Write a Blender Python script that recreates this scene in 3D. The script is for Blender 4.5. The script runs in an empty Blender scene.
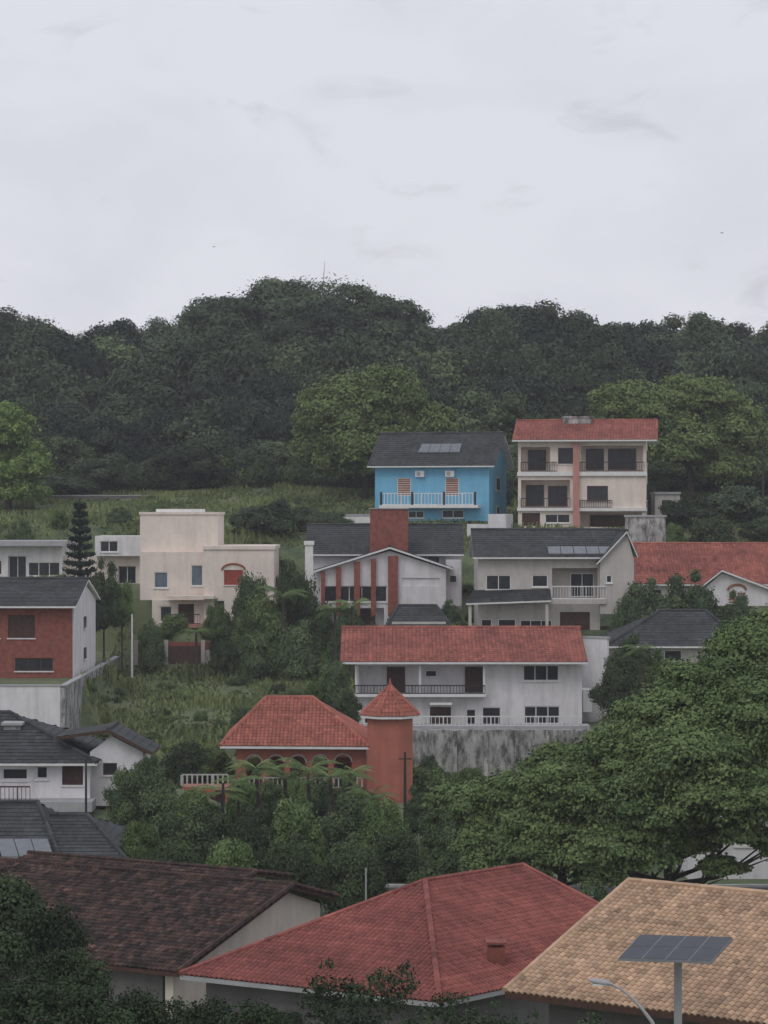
import bpy, math, random
import numpy as np
from mathutils import Vector
random.seed(7); rng=np.random.default_rng(7)
S=bpy.context.scene; COL=S.collection
F=2400.0; CX=384.0; CY=512.0
# ------------------------------------------------------------------ materials
def nd(nt,t,**k):
    n=nt.nodes.new(t)
    for a,b in k.items(): setattr(n,a,b)
    return n
def mat(name,col,var=.15,scale=1.5,streak=0.0,bump=0.0,rough=.85,tint=False,dirt=None,metal=0.0,bscale=40,slo=.45,shi=.72,sz=.22):
    m=bpy.data.materials.new(name); m.use_nodes=True; nt=m.node_tree; L=nt.links
    b=nt.nodes['Principled BSDF']; b.inputs['Roughness'].default_value=rough; b.inputs['Metallic'].default_value=metal
    if 'Specular IOR Level' in b.inputs: b.inputs['Specular IOR Level'].default_value=.25
    tc=nd(nt,'ShaderNodeTexCoord'); n=nd(nt,'ShaderNodeTexNoise'); n.inputs['Scale'].default_value=scale; n.inputs['Detail'].default_value=6
    L.new(tc.outputs['Object'],n.inputs['Vector'])
    mr=nd(nt,'ShaderNodeMapRange'); mr.inputs[1].default_value=.3; mr.inputs[2].default_value=.7; mr.inputs[3].default_value=1-var; mr.inputs[4].default_value=1+var
    L.new(n.outputs['Fac'],mr.inputs[0])
    vm=nd(nt,'ShaderNodeVectorMath',operation='SCALE'); vm.inputs[0].default_value=col[:3]; L.new(mr.outputs[0],vm.inputs['Scale'])
    out=vm.outputs[0]
    if streak>0:
        mp=nd(nt,'ShaderNodeMapping'); mp.inputs['Scale'].default_value=(1.1,1.1,sz); L.new(tc.outputs['Object'],mp.inputs[0])
        n2=nd(nt,'ShaderNodeTexNoise'); n2.inputs['Scale'].default_value=1.7; n2.inputs['Detail'].default_value=9; n2.inputs['Roughness'].default_value=.7; L.new(mp.outputs[0],n2.inputs['Vector'])
        m2=nd(nt,'ShaderNodeMapRange'); m2.inputs[1].default_value=slo; m2.inputs[2].default_value=shi; m2.inputs[3].default_value=0; m2.inputs[4].default_value=streak; L.new(n2.outputs['Fac'],m2.inputs[0])
        mx=nd(nt,'ShaderNodeMix',data_type='RGBA'); L.new(m2.outputs[0],mx.inputs[0]); L.new(out,mx.inputs[6]); mx.inputs[7].default_value=(*(dirt or (.07,.065,.06)),1); out=mx.outputs[2]
    if tint:
        at=nd(nt,'ShaderNodeAttribute'); at.attribute_name='tint'
        v3=nd(nt,'ShaderNodeVectorMath',operation='SCALE'); L.new(out,v3.inputs[0]); L.new(at.outputs['Fac'],v3.inputs['Scale']); out=v3.outputs[0]
    L.new(out,b.inputs['Base Color'])
    if bump>0:
        n3=nd(nt,'ShaderNodeTexNoise'); n3.inputs['Scale'].default_value=bscale; L.new(tc.outputs['Object'],n3.inputs['Vector'])
        bp=nd(nt,'ShaderNodeBump'); bp.inputs['Strength'].default_value=bump; bp.inputs['Distance'].default_value=.02; L.new(n3.outputs['Fac'],bp.inputs['Height']); L.new(bp.outputs[0],b.inputs['Normal'])
    return m
def leafmat(name,a,c,rnd=.25):
    m=bpy.data.materials.new(name); m.use_nodes=True; nt=m.node_tree; L=nt.links
    b=nt.nodes['Principled BSDF']; b.inputs['Roughness'].default_value=.8; b.inputs['Specular IOR Level'].default_value=.1
    at=nd(nt,'ShaderNodeAttribute'); at.attribute_name='tint'
    mx=nd(nt,'ShaderNodeMix',data_type='RGBA'); L.new(at.outputs['Fac'],mx.inputs[0]); mx.inputs[6].default_value=(*a,1); mx.inputs[7].default_value=(*c,1)
    oi=nd(nt,'ShaderNodeObjectInfo'); mr=nd(nt,'ShaderNodeMapRange'); mr.inputs[3].default_value=1-rnd; mr.inputs[4].default_value=1+rnd; L.new(oi.outputs['Random'],mr.inputs[0])
    v=nd(nt,'ShaderNodeVectorMath',operation='SCALE'); L.new(mx.outputs[2],v.inputs[0]); L.new(mr.outputs[0],v.inputs['Scale']); L.new(v.outputs[0],b.inputs['Base Color'])
    return m
M={}
M['white']=mat('white_plaster',(.72,.70,.71),.07,.8,.5,.1,dirt=(.36,.34,.33))
M['cream']=mat('cream_plaster',(.70,.63,.56),.06,.8,.4,.1,dirt=(.36,.31,.27))
M['ivory']=mat('ivory_plaster',(.74,.65,.58),.06,.8,.4,.1,dirt=(.42,.35,.31))
M['beige']=mat('beige_plaster',(.50,.47,.44),.07,.8,.45,.1,dirt=(.27,.25,.23))
M['shadewall']=mat('shade_grey_plaster',(.15,.145,.14),.12,.8,.5,.1,dirt=(.07,.065,.06))  # eave shade painted into the foreground house walls; plain grey on the boundary wall
M['blue']=mat('blue_paint',(.18,.45,.64),.08,.7,.3,.1,dirt=(.11,.28,.42))
M['salmon']=mat('salmon_paint',(.40,.14,.10),.12,.8,.35,.1,dirt=(.18,.075,.06))
M['pink']=mat('pink_paint',(.50,.24,.2),.1,.8,.2,.1)
M['brick']=mat('red_brick',(.25,.085,.065),.25,3,.3,.3,dirt=(.1,.05,.045))
M['concrete']=mat('weathered_concrete',(.42,.41,.40),.25,.9,.9,.4,dirt=(.06,.06,.055),slo=.44,shi=.6,sz=.45)
M['grey']=mat('grey_paint',(.36,.36,.37),.1)
M['baluster']=mat('weathered_balustrade',(.42,.40,.38),.2,2)
M['dark']=mat('dark_metal',(.03,.03,.032),.1,rough=.5)
M['trim']=mat('white_trim',(.70,.69,.68),.08,3)
M['wood']=mat('brown_wood',(.075,.04,.03),.25,6,rough=.6)
M['orange']=mat('orange_wood',(.30,.12,.07),.2,6,rough=.6)
M['redwood']=mat('red_shutter',(.34,.07,.05),.2,6,rough=.6)
M['glass']=mat('dark_window_glass',(.03,.033,.037),.3,2,rough=.15)
M['blueglass']=mat('bluish_window_glass',(.12,.15,.18),.2,2,rough=.2)
M['panel']=mat('solar_panel_glass',(.055,.062,.075),.1,3,rough=.6)
M['panelfr']=mat('panel_frame',(.20,.21,.22),.1,3,rough=.5)
M['panellt']=mat('solar_heater_glass',(.15,.165,.185),.15,3,rough=.3)
M['Rred']=mat('red_clay_tile',(.245,.08,.066),.22,.5,.45,.1,tint=True,dirt=(.11,.05,.045),sz=1)
M['Rred2']=mat('bright_clay_tile',(.34,.115,.085),.18,.5,.4,.1,tint=True,dirt=(.15,.06,.05),sz=1)
M['Rorange']=mat('orange_clay_tile',(.30,.10,.077),.25,.5,.5,.1,tint=True,dirt=(.11,.052,.045),sz=1)
M['Rtan']=mat('tan_clay_tile',(.44,.30,.20),.16,.6,.3,.1,tint=True,dirt=(.24,.16,.12),sz=1)
M['Rbrown']=mat('lichened_brown_tile',(.07,.04,.032),.45,1.4,.75,.1,tint=True,dirt=(.02,.019,.018),sz=1,slo=.42,shi=.6)
M['Rdark']=mat('dark_grey_tile',(.052,.057,.06),.25,.6,.4,.1,tint=True,dirt=(.026,.028,.03),sz=1)
M['bark']=mat('bark',(.06,.05,.042),.35,4,.3,.5,bscale=15)
M['asphalt']=mat('asphalt',(.05,.05,.052),.2,2)
M['kerb']=mat('kerb_concrete',(.4,.4,.39),.15)
M['paint']=mat('road_paint',(.7,.7,.68),.1)
M['bird']=mat('bird_feathers',(.03,.03,.03),.1)
LF={'forest':leafmat('forest_leaves',(.038,.056,.036),(.095,.125,.07),.35),
    'forestb':leafmat('dark_forest_leaves',(.024,.038,.029),(.062,.082,.056),.3),
    'forestc':leafmat('pale_forest_leaves',(.06,.088,.045),(.14,.18,.085),.25),
    'mid':leafmat('garden_leaves',(.045,.07,.038),(.12,.16,.07),.35),
    'midl':leafmat('fresh_garden_leaves',(.07,.11,.04),(.17,.23,.09),.25),
    'light':leafmat('light_leaves',(.085,.125,.045),(.19,.245,.09),.1),
    'bright':leafmat('yellow_green_leaves',(.11,.17,.05),(.23,.31,.10),.1),
    'big':leafmat('canopy_leaves',(.075,.115,.045),(.18,.24,.095),.05),
    'darkn':leafmat('near_dark_leaves',(.024,.038,.022),(.07,.10,.05),.2),
    'pine':leafmat('pine_needles',(.018,.03,.026),(.04,.06,.045),.1),
    'grass':leafmat('grass_blades',(.09,.12,.05),(.22,.26,.11),.1)}
# ------------------------------------------------------------------ mesh helpers
def link(o,parent=None):
    COL.objects.link(o)
    if parent is not None: o.parent=parent
    return o
def mk(name,v,f,mats,parent=None,tint=None,mi=None,smooth=False):
    me=bpy.data.meshes.new(name); me.from_pydata([tuple(map(float,a)) for a in v],[],f)
    for m in (mats if isinstance(mats,(list,tuple)) else [mats]): me.materials.append(m)
    if mi is not None: me.polygons.foreach_set('material_index',mi)
    if tint is not None:
        a=me.attributes.new('tint','FLOAT','FACE'); a.data.foreach_set('value',tint)
    if smooth: me.polygons.foreach_set('use_smooth',[True]*len(f))
    me.update()
    return link(bpy.data.objects.new(name,me),parent)
def mkquads(name,V,tint,m):
    n=len(V); me=bpy.data.meshes.new(name)
    me.vertices.add(n*4); me.vertices.foreach_set('co',V.reshape(-1).astype(np.float32))
    me.loops.add(n*4); me.loops.foreach_set('vertex_index',np.arange(n*4,dtype=np.int32))
    me.polygons.add(n); me.polygons.foreach_set('loop_start',np.arange(0,n*4,4,dtype=np.int32)); me.polygons.foreach_set('loop_total',np.full(n,4,dtype=np.int32))
    a=me.attributes.new('tint','FLOAT','FACE'); a.data.foreach_set('value',np.clip(tint,0,1).astype(np.float32))
    me.materials.append(m); me.update(calc_edges=True); me.validate(); return me
BF=[(0,1,5,4),(1,2,6,5),(2,3,7,6),(3,0,4,7),(4,5,6,7),(3,2,1,0)]
def boxv(x0,x1,y0,y1,z0,z1): return [(x0,y0,z0),(x1,y0,z0),(x1,y1,z0),(x0,y1,z0),(x0,y0,z1),(x1,y0,z1),(x1,y1,z1),(x0,y1,z1)]
def boxes(bl):
    v=[];f=[]
    for b in bl:
        k=len(v); v+=boxv(*b); f+=[tuple(i+k for i in q) for q in BF]
    return v,f
def tube(pts,rad,n=8,v=None,f=None):
    v=[] if v is None else v; f=[] if f is None else f
    k=len(v); P=[Vector(p) for p in pts]
    for i,p in enumerate(P):
        d=(P[min(i+1,len(P)-1)]-P[max(i-1,0)]).normalized()
        a=d.cross(Vector((.13,1,.07))); a.normalize(); b=d.cross(a)
        for j in range(n):
            t=2*math.pi*j/n; v.append(tuple(p+(a*math.cos(t)+b*math.sin(t))*rad[i]))
    for i in range(len(P)-1):
        for j in range(n):
            f.append((k+i*n+j,k+i*n+(j+1)%n,k+(i+1)*n+(j+1)%n,k+(i+1)*n+j))
    f.append(tuple(k+j for j in range(n))[::-1]); f.append(tuple(k+(len(P)-1)*n+j for j in range(n)))
    return v,f
# ------------------------------------------------------------------ terrain
PADS=[(-20,-4,147,178,lambda x,y:-15.2+(y-148)*.1,6)]
PR=[(-400,-14),(20,-14),(55,-14.6),(68,-17),(100,-17.4),(112,-17.2),(128,-16.6),(150,-14.6),(165,-12.4),(180,-9.6),(192,-7.2),(198,-5.6),(205,-2),(235,1.2),(250,3),(280,7),(320,13),(400,18),(3000,18)]
def ghz(x,y):
    x=np.asarray(x,float); y=np.asarray(y,float)
    z=np.interp(y,[p[0] for p in PR],[p[1] for p in PR])
    z=z+.5*np.sin(x*.11+y*.05)*np.sin(y*.07-x*.03)*(y>40)
    for (x0,x1,y0,y1,pz,fo) in PADS:
        if callable(pz): pz=pz(x,y)
        dx=np.maximum(np.maximum(x0-x,x-x1),0); dy=np.maximum(np.maximum(y0-y,y-y1),0)
        w=np.clip(1-np.hypot(dx,dy)/fo,0,1); w=w*w*(3-2*w); z=z*(1-w)+pz*w
    return z
def gz(x,y): return float(ghz(x,y))
# ------------------------------------------------------------------ thing class
def root(name,label,cat,loc,yaw=0,group=None):
    o=bpy.data.objects.new(name,None); o.location=loc; o.rotation_euler=(0,0,yaw); o.empty_display_size=.3
    COL.objects.link(o); o['label']=label; o['category']=cat
    if group: o['group']=group
    return o
class T:
    def __init__(s,name,label,cat,px,py,D,yaw=0,group=None,pad=None,fo=4):
        s.th=math.radians(yaw); s.D=D; s.r=Vector(((px-CX)*D/F,D,(CY-py)*D/F)); s.o=root(name,label,cat,s.r,s.th,group)
        if pad:
            w0,w1,dep=pad; xs=[s.X(w0),s.X(w1)]; c,sn=math.cos(s.th),math.sin(s.th)
            X=[s.r.x+x*c-d*sn for x in xs for d in (-1,dep)]
            PADS.append((min(X)-.5,max(X)+.5,D-1,D+dep,s.r.z,fo))
    def X(s,px,d=0):
        a=(px-CX)/F; c,sn=math.cos(s.th),math.sin(s.th)
        return (a*(s.D+d*c)-s.r.x+d*sn)/(c-a*sn)
    def Z(s,py,d=0): return (CY-py)*(s.D+d*math.cos(s.th))/F-s.r.z
    def P(s,px,py,d): return (s.X(px,d),d,s.Z(py,d))
    def box(s,name,x0,x1,t,b,d0,d1,m,parent=None,label=None):
        v,f=boxes([(s.X(x0,d0),s.X(x1,d0),d0,d1,s.Z(b,d0),s.Z(t,d0))]); o=mk(name,v,f,m,parent or s.o)
        if label:o['label']=label
        return o
    def wall(s,x0,x1,t,b,d0,d1,m,holes=(),sg=None,fg=None,name='wall',parent=None):
        X0,X1,Z0,Z1=s.X(x0,d0),s.X(x1,d0),s.Z(b,d0),s.Z(t,d0)
        H=[]
        for h in holes: H.append((s.X(h[0],d0),s.X(h[1],d0),s.Z(h[3],d0),s.Z(h[2],d0),h[4]))
        xs=sorted({X0,X1,*[h[0] for h in H],*[h[1] for h in H]}); zs=sorted({Z0,Z1,*[h[2] for h in H],*[h[3] for h in H]})
        v=[];f=[]
        def q(*p):
            k=len(v); v.extend(p); f.append(tuple(range(k,k+len(p))))
        for i in range(len(xs)-1):
            for j in range(len(zs)-1):
                cx=(xs[i]+xs[i+1])/2; cz=(zs[j]+zs[j+1])/2
                if any(h[0]<cx<h[1] and h[2]<cz<h[3] for h in H): continue
                q((xs[i],d0,zs[j]),(xs[i+1],d0,zs[j]),(xs[i+1],d0,zs[j+1]),(xs[i],d0,zs[j+1]))
        for a,c,e,g,dp in H:
            y=d0+dp
            q((a,d0,e),(a,d0,g),(a,y,g),(a,y,e)); q((c,d0,g),(c,d0,e),(c,y,e),(c,y,g))
            q((a,d0,e),(a,y,e),(c,y,e),(c,d0,e)); q((a,d0,g),(c,d0,g),(c,y,g),(a,y,g)); q((a,y,e),(a,y,g),(c,y,g),(c,y,e))
        q((X0,d0,Z0),(X0,d0,Z1),(X0,d1,Z1),(X0,d1,Z0)); q((X1,d0,Z0),(X1,d1,Z0),(X1,d1,Z1),(X1,d0,Z1)); q((X0,d1,Z0),(X0,d1,Z1),(X1,d1,Z1),(X1,d1,Z0))
        if sg:
            dr,zr=sg
            for xx in (X0,X1): q((xx,d0,Z1),(xx,d1,Z1),(xx,dr,zr))
            q((X0,d0,Z1),(X1,d0,Z1),(X1,dr,zr),(X0,dr,zr)); q((X0,dr,zr),(X1,dr,zr),(X1,d1,Z1),(X0,d1,Z1))
        elif fg:
            xp,zp=s.X(fg[0],d0),s.Z(fg[1],d0)
            for yy in (d0,d1): q((X0,yy,Z1),(X1,yy,Z1),(xp,yy,zp))
            q((X0,d0,Z1),(xp,d0,zp),(xp,d1,zp),(X0,d1,Z1)); q((X1,d0,Z1),(xp,d0,zp),(xp,d1,zp),(X1,d1,Z1))
        else: q((X0,d0,Z1),(X1,d0,Z1),(X1,d1,Z1),(X0,d1,Z1))
        w=mk(name,v,f,m,parent or s.o)
        for h in holes:
            if len(h)>5 and h[5]: s.opening(h[0],h[1],h[2],h[3],d0+h[4]-.05,h[5],ref=d0)
        return w
    def opening(s,x0,x1,t,b,d,kind,ref=None):
        r=d if ref is None else ref
        a,c,e,g=s.X(x0,r),s.X(x1,r),s.Z(b,r),s.Z(t,r)
        glass=M['glass'];fr=M['trim'];nm='window'
        if kind[0]=='b': glass=M['blueglass']
        if kind[0]=='o': fr=M['orange']
        if kind[0]=='k': fr=M['wood']
        if kind[0]=='R': glass=M['redwood'];fr=M['redwood']
        if kind[0]=='O': glass=M['orange'];fr=M['trim']
        if kind[0]=='K': glass=M['wood'];fr=M['wood']
        if kind[-1]=='d': nm='door'
        v,f=boxes([(a,c,d,d+.03,e,g)]); w=mk(nm,v,f,glass,s.o)
        t_=.07; bl=[(a,c,d-.05,d-.002,g-t_,g),(a,c,d-.05,d-.002,e,e+t_),(a,a+t_,d-.048,d-.002,e+t_,g-t_),(c-t_,c,d-.048,d-.002,e+t_,g-t_)]
        n=max(1,int(round((c-a)/.9)))
        for i in range(1,n): xx=a+(c-a)*i/n; bl.append((xx-.03,xx+.03,d-.045,d-.002,e+t_,g-t_))
        if kind[0] in 'ROK' :
            k=int((g-e)/.2)
            for i in range(1,k): zz=e+(g-e)*i/k; bl.append((a+t_,c-t_,d-.03,d-.002,zz-.02,zz+.02))
        v,f=boxes(bl); mk('frame',v,f,fr,w)
        if nm=='window' and ref is not None:
            v,f=boxes([(a-.06,c+.06,ref-.09,ref-.003,e-.08,e-.003)]); mk('sill',v,f,M['trim'],w)
        return w
    def sidewin(s,xr,y0,y1,b,t):
        v,f=boxes([(xr+.03,xr+.06,y0,y1,s.Z(b),s.Z(t))]); w=mk('window',v,f,M['glass'],s.o)
        v,f=boxes([(xr+.003,xr+.028,y0-.09,y1+.09,s.Z(b)-.09,s.Z(t)+.09)]); mk('frame',v,f,M['trim'],w)
        v,f=boxes([(xr+.062,xr+.14,y0-.1,y1+.1,s.Z(b)-.07,s.Z(b))]); mk('sill',v,f,M['trim'],w)
    def railing(s,x0,x1,t,b,d,m,step=.3,th=.03):
        a,c,e,g=s.X(x0,d),s.X(x1,d),s.Z(b,d),s.Z(t,d)
        bl=[(a,c,d-.04,d+.04,g-.07,g),(a,c,d-.03,d+.03,e,e+.06)]; n=max(2,int((c-a)/step))
        for i in range(n+1):
            xx=a+(c-a)*i/n; q=th if i%6 else th*1.8; bl.append((xx-q/2,xx+q/2,d-q/2,d+q/2,e+.06,g-.07))
        v,f=boxes(bl); return mk('railing',v,f,m,s.o)
    def roof_x(s,x0,x1,eave,ridge,d0,dr,d1,m,fascia=None,h=.05,tile=(.26,.36),name='roof'):
        a,c=s.X(x0,d0),s.X(x1,d0); ze=s.Z(eave,d0); zr=s.Z(ridge,dr); sl=(zr-ze)/(dr-d0); zb=zr-sl*(d1-dr)
        return roof(s.o,[[(a,d0,ze),(c,d0,ze),(c,dr,zr),(a,dr,zr)],[(c,d1,zb),(a,d1,zb),(a,dr,zr),(c,dr,zr)]],m,fascia or M['trim'],[((a,dr,zr),(c,dr,zr))],h,tile,name)
    def roof_y(s,xl,xp,xr,el,pk,er,d0,d1,m,fascia=None,h=.05,tile=(.3,.42),name='roof'):
        a,p,c=s.X(xl,d0),s.X(xp,d0),s.X(xr,d0); za,zp,zc=s.Z(el,d0),s.Z(pk,d0),s.Z(er,d0)
        return roof(s.o,[[(a,d1,za),(a,d0,za),(p,d0,zp),(p,d1,zp)],[(c,d0,zc),(c,d1,zc),(p,d1,zp),(p,d0,zp)]],m,fascia or M['trim'],[((p,d0,zp),(p,d1,zp))],h,tile,name)
def roof(parent,polys,m,fascia,ridges=(),h=.05,tile=(.25,.38),name='roof',thick=.14,tv=.22,rs=1.0,lf=.03):
    v=[];f=[];mi=[];ti=[]
    w,l=tile
    for poly in polys:
        P=[Vector(p) for p in poly]; e=(P[1]-P[0]).normalized(); n=e.cross(P[2]-P[1]); n.normalize()
        if n.z<0: n=-n
        up=n.cross(e); up.normalize()
        if up.z<0: up=-up
        k=len(v); v+=[tuple(p) for p in P]; f.append(tuple(range(k,k+len(P)))); mi.append(0); ti.append(.6)
        k2=len(v); v+=[(p.x,p.y,p.z-thick) for p in P]; f.append(tuple(range(k2,k2+len(P)))[::-1]); mi.append(1); ti.append(1)
        for i in range(len(P)):
            j=(i+1)%len(P); f.append((k+i,k+j,k2+j,k2+i)); mi.append(1); ti.append(1)
        q=[((p-P[0]).dot(e),(p-P[0]).dot(up)) for p in P]
        if sum(q[i][0]*q[(i+1)%len(q)][1]-q[(i+1)%len(q)][0]*q[i][1] for i in range(len(q)))<0: q=q[::-1]
        us=[a[0] for a in q]; vs=[a[1] for a in q]
        nu=int((max(us)-min(us))/w)+1; nv=int((max(vs)-min(vs))/l)+1
        rowt=rng.normal(0,.04,nv)
        for i in range(nu):
            ct=rng.normal(0,.03)
            for j in range(nv):
                cu=min(us)+(i+.5)*w; cv=min(vs)+(j+.5)*l; ok=True
                for a in range(len(q)):
                    x0,y0=q[a]; x1,y1=q[(a+1)%len(q)]; L=math.hypot(x1-x0,y1-y0)
                    if L<1e-6: continue
                    if ((x1-x0)*(cv-y0)-(y1-y0)*(cu-x0))/L<-.02: ok=False;break
                if not ok: continue
                k=len(v); seg=4 if h>.03 else 1; jz=rng.normal(0,.004)
                for (vv,lift) in ((cv-l*.56,lf+jz),(cv+l*.5,.006)):
                    for t in range(seg+1):
                        tt=t/seg; uu=cu+(tt-.5)*w*.96; hh=lift+h*math.sin(math.pi*tt)
                        v.append(tuple(P[0]+e*uu+up*vv+n*hh))
                tn=max(.45,1+rng.normal(0,tv*.55)+rowt[j]+ct)
                for t in range(seg):
                    f.append((k+t,k+t+1,k+seg+1+t+1,k+seg+1+t)); mi.append(0); ti.append(tn)
                kk=len(v)
                for t in range(seg+1):
                    p=Vector(v[k+t])-n*.03; v.append(tuple(p))
                for t in range(seg): f.append((k+t,kk+t,kk+t+1,k+t+1)); mi.append(0); ti.append(tn*.8)
    R=mk(name,v,f,[m,fascia],parent,tint=ti,mi=mi)
    v=[];f=[];ti=[]
    for p,q in ridges:
        p=Vector(p);q=Vector(q);L=(q-p).length; n=max(1,int(L/.4)); d=(q-p)/n
        for i in range(n):
            a=p+d*i; b=a+d*1.08; k=len(f); tube([a+Vector((0,0,.03)),b+Vector((0,0,.05))],[.13*rs,.10*rs],6,v,f); ti+= [max(.5,1.05+rng.normal(0,.13))]*(len(f)-k)
    if v: mk('ridge',v,f,m,R,tint=ti)
    return R
def solar(parent,pts,m=None,n=3):
    P=[Vector(p) for p in pts]; v=[];f=[];mi=[]
    nr=(P[1]-P[0]).cross(P[3]-P[0]); nr.normalize()
    if nr.z<0: nr=-nr
    for i in range(n):
        a=(i+.03)/n;b=(i+.97)/n
        q=[P[0].lerp(P[1],a),P[0].lerp(P[1],b),P[3].lerp(P[2],b),P[3].lerp(P[2],a)]
        k=len(v); v+=[tuple(x+nr*.08) for x in q]+[tuple(x+nr*.18) for x in q]
        f+=[tuple(t+k for t in z) for z in BF]; mi+=[1,1,1,1,0,1]
    return mk('solar_panel',v,f,[m or M['panellt'],M['grey']],parent,mi=mi)
def ac(t,x,y,d=-.02):
    a=t.X(x,d);z=t.Z(y,d); v,f=boxes([(a,a+.8,d-.35,d,z-.55,z)]); o=mk('air_conditioner',v,f,M['trim'],t.o)
    v,f=tube([(a+.3,d-.35,z-.28),(a+.3,d-.37,z-.28)],[.2,.2],12); mk('fan_grille',v,f,M['grey'],o)
# ================================================================= HOUSES
t=T('house','sky-blue two-storey house with dark tiled roof and balcony','house',375,521,215,-14,pad=(370,495,9))
zr=t.Z(434,4)
t.wall(375,489,464,521,0,8,M['blue'],[(397,411,478,496,.15,'Od'),(445,459,478,496,.15,'Od'),(386,396,511,518,.15,'w'),(408,424,511,518,.15,'w'),(442,464,510,518,.15,'w')],sg=(4,zr-.25))
R=t.roof_x(367,494,466,434,-.8,4,8.8,M['Rdark'],M['trim'],h=.02)
t.box('balcony',379,478,505,508,-1.3,-.003,M['trim']); t.railing(381,476,493,505,-1.2,M['trim'],.3,.055)
for i,x in enumerate((381,412,444,475)): t.box('post',x-1,x+1,492,505,-1.28,-1.12,M['dark'])
t.box('band',376,489,473.5,475,-.06,-.003,M['blue'])
ac(t,416,471);ac(t,446,471)
ze=t.Z(466,-.8); sl=(zr-ze)/4.8
pts=[t.P(418,460,1.0),t.P(460,459,1.0),t.P(462,453,2.2),t.P(422,453,2.2)]
pts=[(p[0],p[1],ze+sl*(p[1]+.8)) for p in pts]; solar(R,pts,n=4)
xr=t.X(489,0); t.sidewin(xr,3.2,4.6,490,478); t.sidewin(xr,3.4,4.4,516,507)
t2=T('garden_wall','low white parapet wall beneath the blue house','wall',325,525,209); t2.box('wall',325,372,516,528,0,.25,M['trim']); t2.box('coping',324,373,514,516,-.05,.3,M['grey'])
t2=T('garden_wall','white rendered stepped wall beside the blue house','wall',467,548,206,-10)
t2.box('wall',467,488,524,548,0,.3,M['white']); t2.box('wall',488,506,514,548,0,5,M['white'])
t=T('house','cream three-storey house with red roof and deep balconies','house',518,528,212,-7,pad=(516,660,10))
zr=t.Z(421,4.5)
t.wall(518,646,441,528,0,9,M['ivory'],[(521,550,447,471,1.6),(558,573,448,464,.15,'k'),(581,643,446,471,1.6),(521,570,480,507,1.6),(587,608,486,500,.15,'k'),(580,642,512,527,2.5),(522,540,513,526,.2,'Kd'),(545,570,514,523,.15,'w')],sg=(4.5,zr-.3))
R=t.roof_x(512,657,440,421,-1,4.5,10,M['Rorange'],M['trim'])
t.box('band',517,647,472,476,-.25,-.003,M['trim']); t.box('band',517,647,508,511,-.25,-.003,M['trim'])
t.box('pillar',573,579,443,528,-.5,-.26,M['pink'])
for a in ((528,546,450,470),(586,604,449,470),(608,636,449,470)): t.opening(*a,1.53,'kd')
for a in ((526,544,485,506),(548,567,486,506)): t.opening(*a,1.53,'kd')
t.opening(590,628,515,527,2.4,'Kd')
t.railing(521,557,462,471.5,-.2,M['dark'],.2); t.railing(580,644,462,471.5,-.2,M['dark'],.2); t.railing(521,570,498,507.5,-.2,M['dark'],.2); t.railing(580,612,500,507.5,-.2,M['dark'],.2)
xr=t.X(646,0); t.sidewin(xr,3,4.5,463,450); t.sidewin(xr,3,4.5,500,484)
v,f=boxes([(t.X(563,3.5),t.X(592,3.5),3.5,5,t.Z(427,3.5),t.Z(418,3.5)),(t.X(562,3.5),t.X(593,3.5),3.4,5.1,t.Z(418,3.5)+.002,t.Z(416.5,3.5))]); mk('chimney',v,f,M['concrete'],R)
v,f=tube([(t.X(575,4.3),4.3,t.Z(418,4.3)),(t.X(575,4.3),4.3,t.Z(394,4.3))],[.03,.02],6)
for zz in (397,400,403): tube([(t.X(571,4.3),4.3,t.Z(zz,4.3)),(t.X(579,4.3),4.3,t.Z(zz,4.3))],[.015,.015],4,v,f)
mk('antenna',v,f,M['dark'],R)
t=T('retaining_wall','grey weathered retaining wall climbing the slope','wall',625,556,199,-25)
t.box('wall',625,664,517,560,0,.4,M['concrete']); t.box('coping',624,665,515,517,-.06,.46,M['grey'])
t=T('garden_shed','small beige garden shed with flat roof','shed',655,516,214); t.wall(655,680,494,516,0,3,M['beige'],[(662,670,500,515,.12,'Kd')]); t.box('roof',654,681,492,494,-.2,3.2,M['grey'])
# --- chimney house
t=T('house','white house with brick pillars, brick chimney and low gable','house',318,626,185,0,pad=(306,466,12))
zr=t.Z(524,7)
t.wall(309,462,553,610,3.5,11,M['white'],[(415,440,556,566,.15,'w')],sg=(7,zr-.3))
t.roof_x(305,464,554,525,2.6,7,12,M['Rdark'],M['trim'],h=.03)
t.wall(320,446,569,626,0,3.4,M['white'],[(324,387,586,602,.25,'w'),(402,440,578,586,.12),(330,384,608,626,1.2),(404,436,604,622,.6)],fg=(390,551))
t.roof_y(313,390,453,571,547,568,-.6,3.3,M['Rdark'],M['trim'],h=.03)
t.box('chimney',370,408,509,556,1.2,2.9,M['brick']); t.box('coping',369,409,508,509,1.1,3.0,M['grey'])
for a,b_,c in ((388,398,556),(371,376,559),(354,360,562),(336,341,567),(321,325,571)): t.box('pillar',a,b_,c,616,-.4,-.003,M['brick'])
t.opening(340,375,609,625,1.1,'Kd')
t.box('wall',446,461,560,606,1.5,3.4,M['white']); t.opening(449,457,575,583,1.45,'w')
t2=T('garage','low annex with a dark hipped roof','annex',390,632,178,pad=(390,440,5)); t2.wall(392,446,622,632,0,4,M['beige'],[(398,412,625,632,.12,'w')])
a=t2.P(386,627,-.4);b=t2.P(452,627,-.4);c=t2.P(436,606,3);d=t2.P(398,606,3); bk=(b[0],6,b[2]);bl=(a[0],6,a[2])
roof(t2.o,[[a,b,c,d],[b,bk,c],[bl,a,d],[bk,bl,d,c]],M['Rdark'],M['grey'],[(d,c),(a,d),(b,c)],.02,(.3,.4))
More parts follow.
